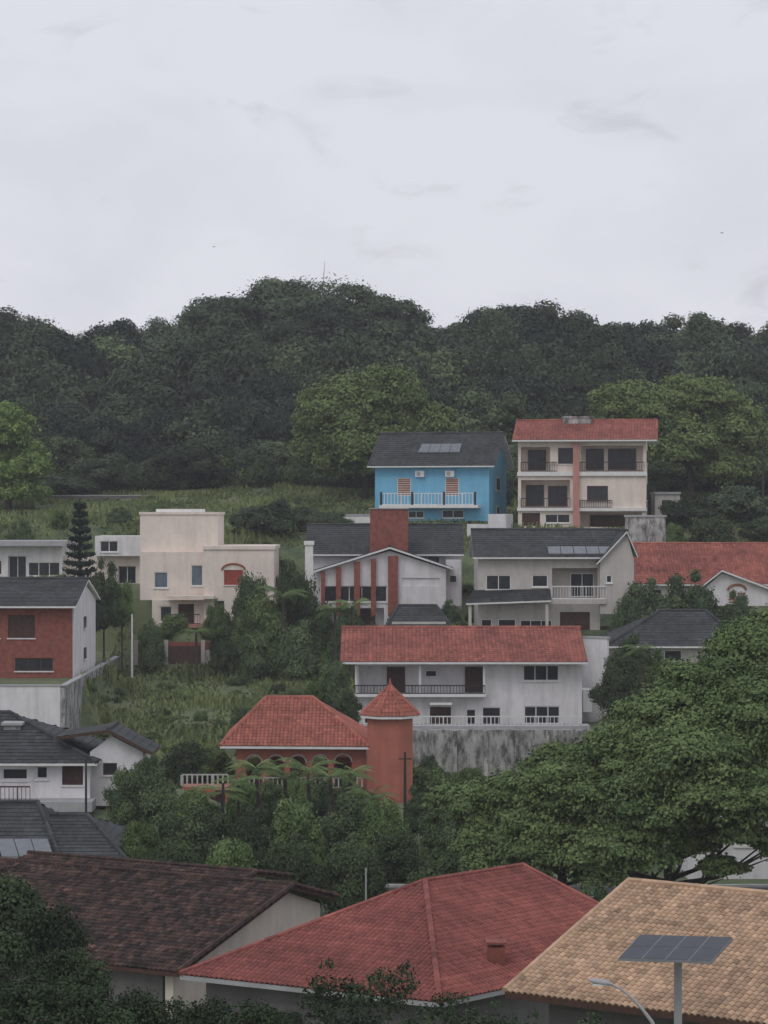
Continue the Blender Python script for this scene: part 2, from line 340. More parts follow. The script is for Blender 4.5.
t2=T('chimney_stack','small white rendered chimney standing by the garden','chimney',305,566,180); t2.box('stack',305,313,545,600,0,.6,M['trim']); t2.box('cap',304,314,541,545,-.1,.7,M['trim'])
# --- beige house
t=T('house','beige two-storey house with dark roof and recessed balcony','house',475,630,178,0,pad=(465,638,10))
zr=t.Z(531,4)
t.wall(478,600,557,630,0,8,M['beige'],[(486,511,575,590,.15,'w'),(532,548,575,587,.15,'w'),(552,598,568,599,1.5),(481,492,619,628,.15,'w'),(498,516,619,628,.15,'w'),(520,552,620,629,.15,'w'),(560,590,612,630,.2,'Kd')],sg=(4,zr-.3))
R=t.roof_x(473,622,557,530,-.7,4,8.7,M['Rdark'],M['trim'],h=.03)
ze=t.Z(557,-.7); sl=(zr-ze)/4.7
p=[(t.X(548,0),-.4,0),(t.X(612,0),-.4,0),(t.X(612,0),.8,0),(t.X(548,0),.8,0)]; solar(R,[(q[0],q[1],ze+sl*(q[1]+.7)) for q in p],n=5)
t.wall(600,634,560,614,-.8,7,M['beige'],[(606,612,575,583,.12,'w')],fg=(627,533),name='wall')
t.roof_y(597,627,638,563,531,556,-1.2,7.2,M['Rdark'],M['trim'],h=.03)
t.opening(570,594,573,597,1.43,'wd'); t.railing(552,606,586,599,-.9,M['trim'],.2,.03); t.box('balcony',550,606,599,604,-1,-.82,M['beige'])
a=t.P(466,603,-1.8);b=t.P(551,600,-1.8);c=t.P(548,589,-.01);d=t.P(474,590,-.01); roof(t.o,[[a,b,c,d]],M['Rdark'],M['trim'],(),.03,(.3,.4),'porch_roof')
for x in (470,547): t.box('pillar',x-1.5,x+1.5,604,630,-1.6,-1.4,M['beige'])
t=T('garden_wall','tall white rendered side wall above a driveway','wall',575,716,160,-30); t.box('wall',575,607,638,722,0,.3,M['white']); t.box('coping',574,608,636,638,-.05,.35,M['grey'])
# --- white house with red roof
t=T('house','long white two-storey house with red tiled roof and veranda','house',355,728,155,0,pad=(338,595,11),fo=1.2)
zr=t.Z(628,5)
t.wall(357,582,663,728,0,9,M['white'],[(359,485,666,694,1.4),(523,559,665,681,.15,'w'),(384,398,707,728,.15,'wd'),(430,451,707,728,.15,'Kd'),(466,476,709,725,.15,'w'),(482,501,707,725,.15,'w'),(524,560,706,724,.15,'w'),(364,374,709,724,.15,'w')],sg=(4.8,zr-.3))
t.roof_x(340,588,662,628,-1.3,4.8,10,M['Rorange'],M['trim'])
for a in ((387,405,667,693,'Kd'),(465,484,667,693,'Kd'),(425,437,670,677,'w')): t.opening(a[0],a[1],a[2],a[3],1.33,a[4])
t.box('balcony',354,486,694,697,-.9,-.003,M['trim']); t.railing(355,485,685,694,-.85,M['dark'],.2)
for x in (356,420,484): t.box('pillar',x-1,x+1,665,694,-.7,-.5,M['trim'])
t.box('awning',430,452,703,705,-1,-.003,M['trim'])
t.box('water_tank',583,592,690,712,2,4,M['trim'])
t2=T('railing','white metal railing along a concrete terrace','railing',340,728,152.5); t2.box('terrace_edge',338,590,726,730,-.3,1.4,M['grey']); t2.railing(340,372,713,726,0,M['trim'],.25,.05); t2.railing(372,578,716,726,0,M['trim'],.25,.04)
t2=T('retaining_wall','tall stained concrete retaining wall under the terrace','wall',340,795,151.5); t2.box('wall',340,592,730,800,0,.8,M['concrete'])
for x in (352,380,408,425,455,486,517,548,580): t2.box('buttress',x-2,x+2,731,798,-.25,-.003,M['concrete'])
PADS.append((-4,14.5,139,151.2,lambda x,y:-17.3,.9))
# --- salmon house with turret
t=T('house','salmon house with hipped red roof, turret and arched veranda','house',240,800,135,0,pad=(180,415,10))
arch=[(246,262),(268,284),(290,306),(312,328),(334,352)]
t.wall(236,366,748,800,0,8,M['salmon'],[(a,b,757,790,1.4) for a,b in arch])
for a,b in arch: t.opening(a+3,b-3,764,790,1.33,'kd')
v=[];f=[]
for a,b in arch:
    x0,x1=t.X(a),t.X(b); z=t.Z(762); r=(x1-x0)/2; cx=(x0+x1)/2; pts=[(cx+r*math.cos(k*math.pi/8),-.05,z+r*.9*math.sin(k*math.pi/8)) for k in range(9)]; tube(pts,[.05]*9,6,v,f)
mk('arch_moulding',v,f,M['baluster'],t.o)
t.railing(240,362,777,788,-.5,M['baluster'],.26,.08)
A=t.P(220,746,-.8);B=t.P(370,747,-.8);ra=t.P(266,698,4);rb=t.P(313,698,4);K=(B[0],9,B[2]);J=(A[0],9,A[2])
roof(t.o,[[A,B,rb,ra],[B,K,rb],[J,A,ra],[K,J,ra,rb]],M['Rred2'],M['trim'],[(A,ra),(B,rb),(ra,rb)],.06,(.22,.32))
cx,cd=t.X(390,-1.2),-.2; r=(t.X(413)-t.X(367))/2; zb,zt=t.Z(800),t.Z(714)
v=[];f=[]
for z in (zb,zt):
    for k in range(8): a=math.pi/8+k*math.pi/4; v.append((cx+r*1.06*math.cos(a),cd+r*1.06*math.sin(a),z))
f=[(k,(k+1)%8,8+(k+1)%8,8+k) for k in range(8)]+[tuple(range(8))[::-1],tuple(range(8,16))]
tu=mk('turret',v,f,M['salmon'],t.o)
ap=(cx,cd,t.Z(685)); R8=[(cx+r*1.36*math.cos(math.pi/8+k*math.pi/4),cd+r*1.36*math.sin(math.pi/8+k*math.pi/4),zt) for k in range(8)]
roof(tu,[[R8[k],R8[(k+1)%8],ap] for k in range(8)],M['Rred2'],M['trim'],[(R8[k],ap) for k in range(8)],.05,(.2,.3),rs=.6)
v,f=tube([(ap[0],ap[1],ap[2]),(ap[0],ap[1],ap[2]+.4)],[.1,.02],8); mk('finial',v,f,M['Rred2'],tu,tint=[1]*len(f))
t2=T('balustrade','weathered turned balustrade on a salmon arcade','balustrade',182,800,132); t2.railing(182,228,774,787,0,M['baluster'],.28,.09)
t2.wall(182,230,787,812,-.1,1.5,M['salmon'],[(187,203,794,812,.8),(209,225,794,812,.8)])
# --- cream modern house
t=T('house','cream modernist house with stacked cubic volumes and roof tank','house',140,642,186,0,pad=(138,278,12),fo=3)
t.wall(140,218,514,552,2,9,M['ivory'],[])
v=[];f=[]; tube([(t.X(180,4),4.5,t.Z(514,4)),(t.X(180,4),4.5,t.Z(509,4))],[2.0,1.95],20,v,f); mk('roof_tank',v,f,M['trim'],t.o)
t.wall(140,204,552,600,1,9,M['ivory'],[(154,168,572,588,.15,'b'),(191,203,565,586,.15,'b')])
t.wall(204,274,548,622,0,9,M['ivory'],[(224,243,570,585,.15,'R'),(215,225,600,612,.12,'w'),(250,262,598,610,.15,'w')])
t.wall(152,204,600,640,.5,9,M['ivory'],[(160,172,606,622,.15,'w'),(178,194,604,634,.5,'Kd')])
t.box('parapet',203,275,546,549.5,-.12,9.1,M['ivory']); t.box('parapet',139,219,512,514.5,1.9,9.1,M['ivory'])
t.box('canopy',166,214,596,599,-.9,.48,M['ivory']); t.box('balcony',170,214,624,628,-.8,.48,M['pink']); t.railing(170,200,614,624,-.7,M['wood'],.2)
x0,x1=t.X(222),t.X(245); r=(x1-x0)/2; v,f=tube([((x0+x1)/2+r*math.cos(k*math.pi/10),-.05,t.Z(570)+r*.55*math.sin(k*math.pi/10)) for k in range(11)],[.08]*11,6); mk('arch_moulding',v,f,M['orange'],t.o)
t.box('wall',236,270,622,642,.6,5,M['cream'])
t2=T('garden_wall','brown plastered garden wall with beige posts','wall',136,680,180); t2.box('wall',136,270,642,684,0,.3,M['brick']); t2.box('gate',168,200,646,676,-.1,-.003,M['wood']); t2.box('panel',205,268,650,670,-.08,-.003,M['beige'])
for x in (136,166,203,248): t2.box('pillar',x-2,x+2,640,684,-.2,-.11,M['beige'])
t=T('house','low white modern house with flat roof slabs','house',0,584,198,0,pad=(-40,140,8))
t.wall(-40,62,546,584,0,6,M['white'],[(8,26,556,580,.5,'wd'),(28,60,562,576,.15,'w'),(-20,2,560,575,.15,'w')])
t.box('roof',-42,66,541,546,-1.2,6.3,M['grey'])
t.wall(95,140,536,556,0,5,M['white'],[(100,118,541,552,.2,'w')]); t.wall(62,140,556,584,1,6,M['ivory'],[(118,136,566,584,.4,'wd')])
# --- brick house left
t=T('house','brick house with white gable side and dark tiled roof','house',72,679,160,0,pad=(-40,72,16),fo=1.5)
zr=t.Z(580,6)
t.wall(-45,72,604,679,0,12,M['brick'],[(8,35,615,638,.15,'K'),(15,53,658,671,.15,'k'),(-30,0,615,638,.15,'K')])
xr=t.X(72)+.01
k=[(xr,.15,0),(xr,12,0),(xr,12,t.Z(604)),(xr,6,zr-.3),(xr,.15,t.Z(604))]; v=k+[(p[0]+.12,p[1],p[2]) for p in k]; f=[(0,1,2,3,4)[::-1],(5,6,7,8,9)]+[(i,(i+1)%5,5+(i+1)%5,5+i) for i in range(5)]
mk('gable_wall',v,f,M['white'],t.o)
t.sidewin(xr+.12,5,6.3,632,620); t.sidewin(xr+.12,5,6.3,664,652)
t.roof_x(-50,76,606,579,-.9,6,12.8,M['Rdark'],M['trim'],h=.03)
t=T('retaining_wall','long stained retaining wall with a white front face','wall',60,728,150)
v,f=boxes([(-16,0,0,.3,-2.5,2.6)]); mk('front_wall',v,f,M['white'],t.o)
v,f=boxes([(.003,.3,0,44,-3,2.55)]); mk('side_wall',v,f,M['concrete'],t.o)
v,f=boxes([(-16,.35,-.05,.35,2.603,2.7),(-.05,.35,.353,44,2.553,2.66)]); mk('coping',v,f,M['grey'],t.o)
PADS.append((-70,-20.6,150.6,192,-11.07,.5))
# --- lower-left white house
t=T('house','white house with dark shed roofs and small windows','house',0,812,120,0,pad=(-60,150,10))
t.wall(-60,90,757,812,0,8,M['white'],[(62,83,765,785,.15,'K'),(36,48,766,779,.15,'w'),(2,28,768,780,.15,'w')])
b=t.P(97,757,-.7);a=t.P(-60,757,-.7);c=t.P(10,713,5);d=t.P(-60,713,5); b=(b[0],b[1],b[2]-.3);a=(a[0],a[1],b[2])
roof(t.o,[[a,b,c,d],[b,(b[0],9,b[2]),c],[(b[0],9,b[2]),(a[0],9,a[2]),d,c]],M['Rdark'],M['trim'],[(c,d),(b,c)],.03,(.3,.4))
t.box('chimney',3,20,726,737,3,4.2,M['concrete']); t.box('chimney_cap',1,22,723,725.5,2.8,4.4,M['grey'])
t.wall(90,143,752,806,1,5,M['white'],[(103,117,763,775,.15,'k'),(125,135,772,800,.15,'Kd')],fg=(112,736))
t.roof_y(56,108,152,737,730,753,.4,4.6,M['Rdark'],M['wood'],h=.02)
t.box('terrace',-60,92,802,812,-1.6,-.003,M['grey']); t.railing(-58,30,786,802,-1.4,M['wood'],.2)
# --- dark roof with solar heater
t=T('house','single-storey house with dark roof and solar water heater','house',0,895,100,0,pad=(-50,125,9))
t.wall(-50,112,862,900,0,9,M['beige'],[(20,40,868,885,.15,'w')])
a=t.P(-60,864,-.6);e2=t.P(38,803,4.5);e=t.P(-60,803,4.5);b1=(t.X(62,-.6),-.6,a[2])
roof(t.o,[[a,b1,e2,e],[b1,(b1[0],10,a[2]),e2],[(b1[0],10,a[2]),(a[0],10,a[2]),e,e2]],M['Rdark'],M['grey'],[(e,e2),(b1,e2)],.03,(.25,.35))
g0=t.P(128,862,-.4);h0=(t.X(50,-.4),-.4,g0[2]); h1=t.P(88,816,4.2);h2=(t.X(50,4.2),4.2,h1[2])
roof(t.o,[[h0,g0,h1,h2],[g0,(g0[0],8.6,g0[2]),h1],[(g0[0],8.6,g0[2]),(h0[0],8.6,g0[2]),h2,h1]],M['Rdark'],M['grey'],[(h2,h1),(g0,h1)],.03,(.25,.35),name='side_roof')
sl=(e[2]-a[2])/5.1
p=[(t.X(2,-.3),-.3),(t.X(54,-.3),-.3),(t.X(48,1),1.1),(t.X(-4,1),1.1)]; solar(t.o,[(q[0],q[1],a[2]+sl*(q[1]+.6)+.02) for q in p],n=3)
# --- right red-roof house
t=T('house','white house with red tiled roof and arched gable window','house',633,604,190,0,pad=(630,800,10))
zr=t.Z(544,5)
t.wall(640,830,584,604,0,9,M['white'],[(648,662,589,599,.15,'w'),(670,684,589,599,.15,'w')],sg=(4.5,zr-.3))
t.roof_x(633,840,584,544,-.8,4.5,10,M['Rorange'],M['trim'])
t.wall(704,770,589,606,-2,2,M['white'],[(728,746,592,604,.15,'O')],fg=(722,573)); t.roof_y(694,722,778,592,570,591,-2.5,3,M['Rorange'],M['trim'])
x0,x1=t.X(728,-2),t.X(746,-2); r=(x1-x0)/2; v,f=tube([((x0+x1)/2+r*math.cos(k*math.pi/10),-2.06,t.Z(590,-2)+r*.6*math.sin(k*math.pi/10)) for k in range(11)],[.09]*11,6); mk('arch_moulding',v,f,M['orange'],t.o)
# --- dark roof right
t=T('house','beige bungalow with a low dark hipped roof','house',615,672,165,0,pad=(610,745,9))
t.wall(618,735,644,672,0,8,M['beige'],[(632,648,650,662,.15,'w'),(664,682,650,662,.15,'w'),(655,661,650,670,.15,'Kd')])
a=t.P(606,646,-.8);b=t.P(746,646,-.8);c=t.P(706,611,4);d=t.P(660,611,4);K=(b[0],9,b[2]);J=(a[0],9,a[2])
roof(t.o,[[a,b,c,d],[b,K,c],[J,a,d],[K,J,d,c]],M['Rdark'],M['trim'],[(a,d),(b,c),(c,d)],.03,(.3,.4))
t=T('house','white two-storey house half hidden by tree branches','house',690,880,112,0,pad=(690,800,8))
t.wall(688,830,815,882,0,8,M['white'],[(700,720,830,846,.15,'w'),(735,760,830,846,.15,'w'),(705,716,855,880,.15,'Kd')]); t.roof_x(680,840,815,792,-.7,4,8.7,M['Rorange'],M['trim'])
# ================================================================= FOREGROUND ROOFS
def prism(name,pts,z0,z1,m,parent,off):
    n=len(pts); v=[(p[0]-off[0],p[1]-off[1],z0-off[2]) for p in pts]+[(p[0]-off[0],p[1]-off[1],z1-off[2]) for p in pts]
    f=[tuple(range(n))[::-1],tuple(range(n,2*n))]+[(i,(i+1)%n,n+(i+1)%n,n+i) for i in range(n)]
    return mk(name,v,f,m,parent)
L_=Vector((-5.95,70,-13.5));C_=Vector((1.54,66,-13.5));R_=Vector((9.24,73.8,-13.5));K_=Vector((3.5,84,-13.5));A_=Vector((1.28,74.6,-11.5));B_=Vector((4.5,77.9,-11.5))
cen=Vector((2.2,74,-17.2)); rt=root('house','bungalow under a large red hipped tile roof','house',cen)
lo=lambda p:tuple(Vector(p)-cen)
RR=roof(rt,[[lo(L_),lo(C_),lo(A_)],[lo(C_),lo(R_),lo(B_),lo(A_)],[lo(R_),lo(K_),lo(B_)],[lo(K_),lo(L_),lo(A_)],[lo(K_),lo(A_),lo(B_)]],M['Rred'],M['grey'],[(lo(L_),lo(A_)),(lo(C_),lo(A_)),(lo(A_),lo(B_)),(lo(B_),lo(R_)),(lo(K_),lo(B_))],.06,(.17,.235),tv=.16,rs=.8,lf=.02)
fp=[p.lerp(Vector((2.2,74,0)),.09) for p in (L_,C_,R_,K_)]
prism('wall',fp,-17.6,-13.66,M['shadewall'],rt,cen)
v,f=boxes([(3.0-cen.x,3.5-cen.x,69.4-cen.y,69.9-cen.y,-13.2-cen.z,-12.6-cen.z),(2.95-cen.x,3.55-cen.x,69.35-cen.y,69.95-cen.y,-12.5-cen.z,-12.44-cen.z),(3.05-cen.x,3.12-cen.x,69.45-cen.y,69.85-cen.y,-12.6-cen.z,-12.5-cen.z),(3.38-cen.x,3.45-cen.x,69.45-cen.y,69.85-cen.y,-12.6-cen.z,-12.5-cen.z)]); mk('chimney',v,f,M['brick'],RR)
for s_ in (2.0,4.6): 
    p=fp[0].lerp(fp[1],s_/8.0); d=(fp[1]-fp[0]).normalized(); nn=Vector((d.y,-d.x,0)); c4=[p+nn*.03,p+d*1.3+nn*.03,p+d*1.3-nn*.02,p-nn*.02]; w=prism('window',c4,-15.8,-14.4,M['glass'],rt,cen)
    c4=[p+nn*.08-d*.08,p+d*1.38+nn*.08,p+d*1.38+nn*.032,p+nn*.032-d*.08]; prism('sill',c4,-15.9,-15.81,M['trim'],w,cen)
PADS.append((-5,8,67,83,-17.2,6))
# tan roof
th=math.radians(-33); ex=Vector((math.cos(th),math.sin(th),0)); ey=Vector((-math.sin(th),math.cos(th),0))
o0=Vector((2.77,55,-11.0)); cen=Vector((8,57,-14.6)); rt=root('house','house under a broad tan clay tile roof','house',cen)
UP=Vector((0,0,1.72))
W0=o0;W1=o0+ex*12;W2=W1+ey*6.2+UP;W3=W0+ey*6.2+UP;W4=W0+ey*12.4;W5=W1+ey*12.4
roof(rt,[[lo(W0),lo(W1),lo(W2),lo(W3)]],M['Rtan'],M['wood'],[(lo(W3),lo(W2)),(lo(W0),lo(W3))],.05,(.155,.2),tv=.28,rs=.7,lf=.025)
roof(rt,[[lo(W5),lo(W4),lo(W3),lo(W2)]],M['Rtan'],M['wood'],(),.04,(.3,.4),tv=.3,name='rear_roof')
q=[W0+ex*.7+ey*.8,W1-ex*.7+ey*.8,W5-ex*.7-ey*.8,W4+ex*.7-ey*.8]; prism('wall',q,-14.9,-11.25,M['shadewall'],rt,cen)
m0=q[0].lerp(q[3],.5)
v=[lo((q[0].x,q[0].y,-11.25)),lo((q[3].x,q[3].y,-11.25)),lo((m0.x,m0.y,-9.6))]; v+=[(a+ex.x*.2,b+ex.y*.2,c) for a,b,c in v]; mk('gable_wall',v,[(0,1,2),(5,4,3),(0,2,5,3),(2,1,4,5)],M['cream'],rt)
for k in (2.5,6.5):
    p=q[0]+ex*k; w=prism('window',[p-ey*.03,p+ex*1.4-ey*.03,p+ex*1.4+ey*.02,p+ey*.02],-13.4,-12.2,M['glass'],rt,cen); prism('sill',[p-ey*.09-ex*.06,p+ex*1.46-ey*.09,p+ex*1.46-ey*.032,p-ey*.032-ex*.06],-13.5,-13.41,M['trim'],w,cen)
PADS.append((3,16,50,64,-14.6,4))
# brown roof
th=math.radians(-28); ex=Vector((math.cos(th),math.sin(th),0)); ey=Vector((-math.sin(th),math.cos(th),0))
c0=Vector((-6.44,75,-14.4)); cen=Vector((-12,82,-17.4)); rt=root('house','old house with dark brown weathered tile roof and white gable','house',cen)
pk=c0+ey*7.2+Vector((0,0,1.75)); bk=c0+ey*10.2+Vector((0,0,.95)); f1=c0-ex*16; pk1=pk-ex*16; bk1=bk-ex*16
roof(rt,[[lo(f1),lo(c0),lo(pk),lo(pk1)],[lo(bk),lo(bk1),lo(pk1),lo(pk)]],M['Rbrown'],M['wood'],[(lo(pk1),lo(pk)),(lo(c0),lo(pk)),(lo(pk),lo(bk))],.05,(.18,.26),tv=.75,rs=.8)
g=-ex*.5; gp=[c0+g+ey*.5+Vector((0,0,-.1)),bk+g-ey*.3+Vector((0,0,-.25)),pk+g+Vector((0,0,-.2))]
base=[Vector((gp[0].x,gp[0].y,-17.8)),Vector((gp[1].x,gp[1].y,-17.8))]
v=[lo(base[0]),lo(base[1]),lo(gp[1]),lo(gp[2]),lo(gp[0])]; v+=[(a-ex.x*.3,b-ex.y*.3,c) for a,b,c in v]
mk('gable_wall',v,[(0,1,2,3,4),(9,8,7,6,5)]+[(i,5+i,5+(i+1)%5,(i+1)%5) for i in range(5)],M['cream'],rt)
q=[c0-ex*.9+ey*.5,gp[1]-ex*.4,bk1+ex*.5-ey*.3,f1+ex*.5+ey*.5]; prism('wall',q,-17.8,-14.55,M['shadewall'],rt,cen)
hh=Vector((0,0,.45)); a0=pk-ex*3.2+ey*.5+Vector((0,0,-.62)); a1=a0-ex*10; b0=a0+ey*2.4+hh; b1=a1+ey*2.4+hh; c00=a0+ey*4.8; c11=a1+ey*4.8
roof(rt,[[lo(a1),lo(a0),lo(b0),lo(b1)],[lo(c00),lo(c11),lo(b1),lo(b0)]],M['Rbrown'],M['wood'],[(lo(b1),lo(b0)),(lo(a0),lo(b0)),(lo(b0),lo(c00))],.045,(.18,.26),tv=.75,name='rear_roof',rs=.8)
q=[a0-ex*.4+ey*.4,c00-ex*.4-ey*.4,c11+ex*.4-ey*.4,a1+ex*.4+ey*.4]; prism('wall',q,-17.8,-13.5,M['beige'],rt,cen)
PADS.append((-24,-3,75,92,-17.4,6))
PADS.append((-60,60,102,110,-17.0,3))
# ================================================================= TERRAIN MESH
xs=np.concatenate([np.linspace(-1500,-90,12),np.linspace(-80,80,321),np.linspace(90,1500,12)]); ys=np.concatenate([np.linspace(-300,5,6),np.linspace(10,135,126),np.linspace(135.5,240,210),np.linspace(241,340,100),np.linspace(360,2600,16)])
GX,GY=np.meshgrid(xs,ys); GZ=ghz(GX,GY); nx,ny=len(xs),len(ys)
v=np.stack([GX,GY,GZ],-1).reshape(-1,3); f=[(j*nx+i,j*nx+i+1,(j+1)*nx+i+1,(j+1)*nx+i) for j in range(ny-1) for i in range(nx-1)]
gm=bpy.data.materials.new('ground'); gm.use_nodes=True; nt=gm.node_tree; L=nt.links; b=nt.nodes['Principled BSDF']; b.inputs['Roughness'].default_value=.95
tc=nd(nt,'ShaderNodeTexCoord'); n1=nd(nt,'ShaderNodeTexNoise'); n1.inputs['Scale'].default_value=.16; n1.inputs['Detail'].default_value=9; n1.inputs['Roughness'].default_value=.75; L.new(tc.outputs['Object'],n1.inputs['Vector'])
cr=nd(nt,'ShaderNodeValToRGB'); E=cr.color_ramp.elements; E[0].position=.38; E[0].color=(.045,.07,.035,1); E[1].position=.66; E[1].color=(.16,.14,.095,1); e=E.new(.52); e.color=(.115,.145,.065,1)
L.new(n1.outputs['Fac'],cr.inputs[0]); L.new(cr.outputs[0],b.inputs['Base Color'])
n2=nd(nt,'ShaderNodeTexNoise'); n2.inputs['Scale'].default_value=6; bp=nd(nt,'ShaderNodeBump'); bp.inputs['Strength'].default_value=.6; bp.inputs['Distance'].default_value=.15; L.new(tc.outputs['Object'],n2.inputs['Vector']); L.new(n2.outputs['Fac'],bp.inputs['Height']); L.new(bp.outputs[0],b.inputs['Normal'])
g=mk('ground',v,f,gm,smooth=True); g['kind']='structure'
def strip(name,x0,x1,y0,y1,dz,m,h=0):
    n=60; xx=np.linspace(x0,x1,n); v=[];f=[]
    for x in xx:
        for y in (y0,y1): v.append((x,y,gz(x,y)+dz+h))
        for y in (y0,y1): v.append((x,y,gz(x,y)+dz-.2))
    for i in range(n-1):
        a=i*4;c=a+4; f+=[(a,c,c+1,a+1),(a,a+2,c+2,c),(a+1,c+1,c+3,a+3)]
    o=mk(name,v,f,m); o['kind']='structure'; return o
strip('road',-58,58,103,108.5,.03,M['asphalt']); strip('kerb',-58,58,108.5,108.7,.03,M['kerb'],.12); strip('kerb',-58,58,102.8,103,.03,M['kerb'],.12); strip('road_marking',-58,58,105.7,105.82,.04,M['paint'])
# ================================================================= TREES
def qsphere(n=4):
    out=[]
    t=np.linspace(-1,1,n+1)
    for ax in range(3):
        for sg in (-1,1):
            for i in range(n):
                for j in range(n):
                    q=[]
                    for a,c in ((t[i],t[j]),(t[i+1],t[j]),(t[i+1],t[j+1]),(t[i],t[j+1])):
                        p=[0,0,0]; p[ax]=sg; p[(ax+1)%3]=a; p[(ax+2)%3]=c; q.append(p)
                    out.append(q)
    A=np.array(out,float); A/=np.linalg.norm(A,axis=-1,keepdims=True); return A
QS=qsphere()
def leafcloud(lobes,n,leaf,rg,core=.62,low=-.6,shell=.2,sprig=.2):
    Lb=np.array(lobes,float); k=len(Lb); w=Lb[:,3]*Lb[:,5]; w=w/w.sum(); idx=rg.choice(k,int(n*2),p=w)
    N=len(idx)
    d=rg.normal(size=(N,3)); d/=np.linalg.norm(d,axis=1,keepdims=True); d[:,2]=np.where(d[:,2]<low,-d[:,2],d[:,2])
    ltint=rg.normal(.45,.2,k)
    rad=1-np.abs(rg.normal(0,shell,N))+(rg.random(N)<sprig)*rg.random(N)*.3
    ph=rg.random((k,3))*6.28
    fr=rg.uniform(5,9,(k,1))
    bump=np.sin(d[:,0]*fr[idx,0]+ph[idx,0])*np.sin(d[:,1]*fr[idx,0]+ph[idx,1])*np.sin(d[:,2]*fr[idx,0]*1.2+ph[idx,2])
    rad*=1+.24*bump
    P=Lb[idx,:3]+d*Lb[idx,3:6]*rad[:,None]
    keep=np.ones(N,bool)
    for j in range(k):
        q=np.linalg.norm((P-Lb[j,:3])/Lb[j,3:6],axis=1); keep&=~((q<.62)&(idx!=j))
    P,d,idx,bump=P[keep][:n],d[keep][:n],idx[keep][:n],bump[keep][:n]
    m=len(P); nr=d*.75+rg.normal(size=(m,3))*.42+np.array([0,0,.4]); nr/=np.linalg.norm(nr,axis=1,keepdims=True)
    a=np.cross(nr,rg.normal(size=(m,3))); a/=np.linalg.norm(a,axis=1,keepdims=True); b=np.cross(nr,a)
    s=leaf*(.45+1.1*rg.random(m)); s1=(s*.5)[:,None]; s2=(s*(.2+.22*rg.random(m)))[:,None]
    V=np.stack([P-a*s1,P-b*s2+a*s1*.1,P+a*s1,P+b*s2+a*s1*.1],1)
    tt=ltint[idx]+rg.normal(0,.08,m)+.18*bump
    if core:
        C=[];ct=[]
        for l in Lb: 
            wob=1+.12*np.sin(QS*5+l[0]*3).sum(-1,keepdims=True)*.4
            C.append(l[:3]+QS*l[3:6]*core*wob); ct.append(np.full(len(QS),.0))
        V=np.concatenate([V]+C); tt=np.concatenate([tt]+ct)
    return V,tt
def gen_lobes(rg,k=30):
    L=[(0,0,-.1,.6,.6,.55)]
    for i in range(k):
        a=rg.random()*6.283; e=rg.uniform(-.5,1.0); ce=math.sqrt(max(0,1-min(.98,e)**2)); r=rg.uniform(.16,.36); dd=rg.uniform(.5,.82)-r*.3
        L.append((dd*ce*math.cos(a),dd*ce*math.sin(a),dd*e,r,r,r*.75))
    return L
def trunkmesh(name,rg,r0=.03,n=6):
    v=[];f=[]; h=.8; tube([(0,0,-.03),(.01,0,h*.35),(-.01,.01,h*.7),(0,0,h)],[r0*1.3,r0,r0*.8,r0*.4],8,v,f)
    for i in range(n):
        a=i*6.283/n+rg.random()
        tube([(0,0,h*.5+.02*i),(.14*math.cos(a),.14*math.sin(a),h*.7+.02*i),(.27*math.cos(a),.27*math.sin(a),h*.85)],[r0*.5,r0*.35,r0*.1],6,v,f)
    me=bpy.data.meshes.new(name); me.from_pydata(v,[],f); me.materials.append(M['bark']); me.update(); return me
VAR={}
def variant(kind,i,n,leaf,core,k=30,sprig=.2,shell=.2):
    key=(kind,i)
    if key in VAR: return VAR[key]
    rg=np.random.default_rng(len(VAR)*37+11)
    V,tt=leafcloud(gen_lobes(rg,k),n,leaf*2,rg,core=core,sprig=sprig,shell=shell)
    z=V[:,:,2]; z0,z1=np.percentile(z,.5),np.percentile(z,99.7); wx=np.percentile(np.abs(V[:,:,:2]),99.5)
    V=V.copy(); V[:,:,:2]*=.5/wx; V[:,:,2]=(z-z0)/(z1-z0)
    VAR[key]=(mkquads('crown',V,tt,LF[kind.split('_')[0]]),trunkmesh('trunk',rg)); return VAR[key]
def tree(px,top,wpx,D,kind='forest',n=12000,leaf=.028,label='dense broadleaf tree on the wooded hillside',group=None,hmin=2.0,asp=1.0,core=.62,nv=5,**kw):
    x=(px-CX)*D/F; z=gz(x,D); zt=(CY-top)*D/F; h=max(hmin,zt-z); w=wpx*D/F
    hc=min(h*.97,w*asp)
    cm,tm=variant(kind,random.randrange(nv),n,leaf,core,**kw)
    r=root(name='tree',label=label,cat='tree',loc=(x,D,z),yaw=random.random()*6.28,group=group)
    c=link(bpy.data.objects.new('crown',cm),r); c.scale=(w,w,hc); c.location=(0,0,h-hc)
    k=link(bpy.data.objects.new('trunk',tm),r); k.scale=(w*.8,w*.8,h); return r
SIL=[(-80,312),(0,309),(22,308),(45,327),(75,334),(108,332),(122,320),(150,316),(170,318),(200,312),(240,305),(300,300),(345,300),(385,306),(430,320),(458,325),(480,309),(520,303),(570,306),(600,320),(660,325),(700,312),(745,325),(860,318)]
sil=lambda p:np.interp(p,[a[0] for a in SIL],[a[1] for a in SIL])
GR='trees of the wooded hilltop'
for D,off,st,w,jit,asp in ((318,0,34,(75,110),4,.7),(300,12,46,(90,130),9,.8),(286,34,50,(90,140),15,.85),(270,62,54,(85,125),17,.9),(256,98,50,(80,120),17,1.0),(244,134,42,(65,100),12,1.4)):
    p=-50+random.random()*st
    while p<830:
        kd=random.choices(['forest','forestb','forestc'],[.45,.3,.25])[0]
        tree(p,float(sil(p))+off+random.uniform(-1 if off==0 else -jit,jit),random.uniform(*w),D+random.uniform(-4,4),kd,n=13000,leaf=.025,group=GR,asp=asp,nv=3)
        p+=st*random.uniform(.75,1.15)
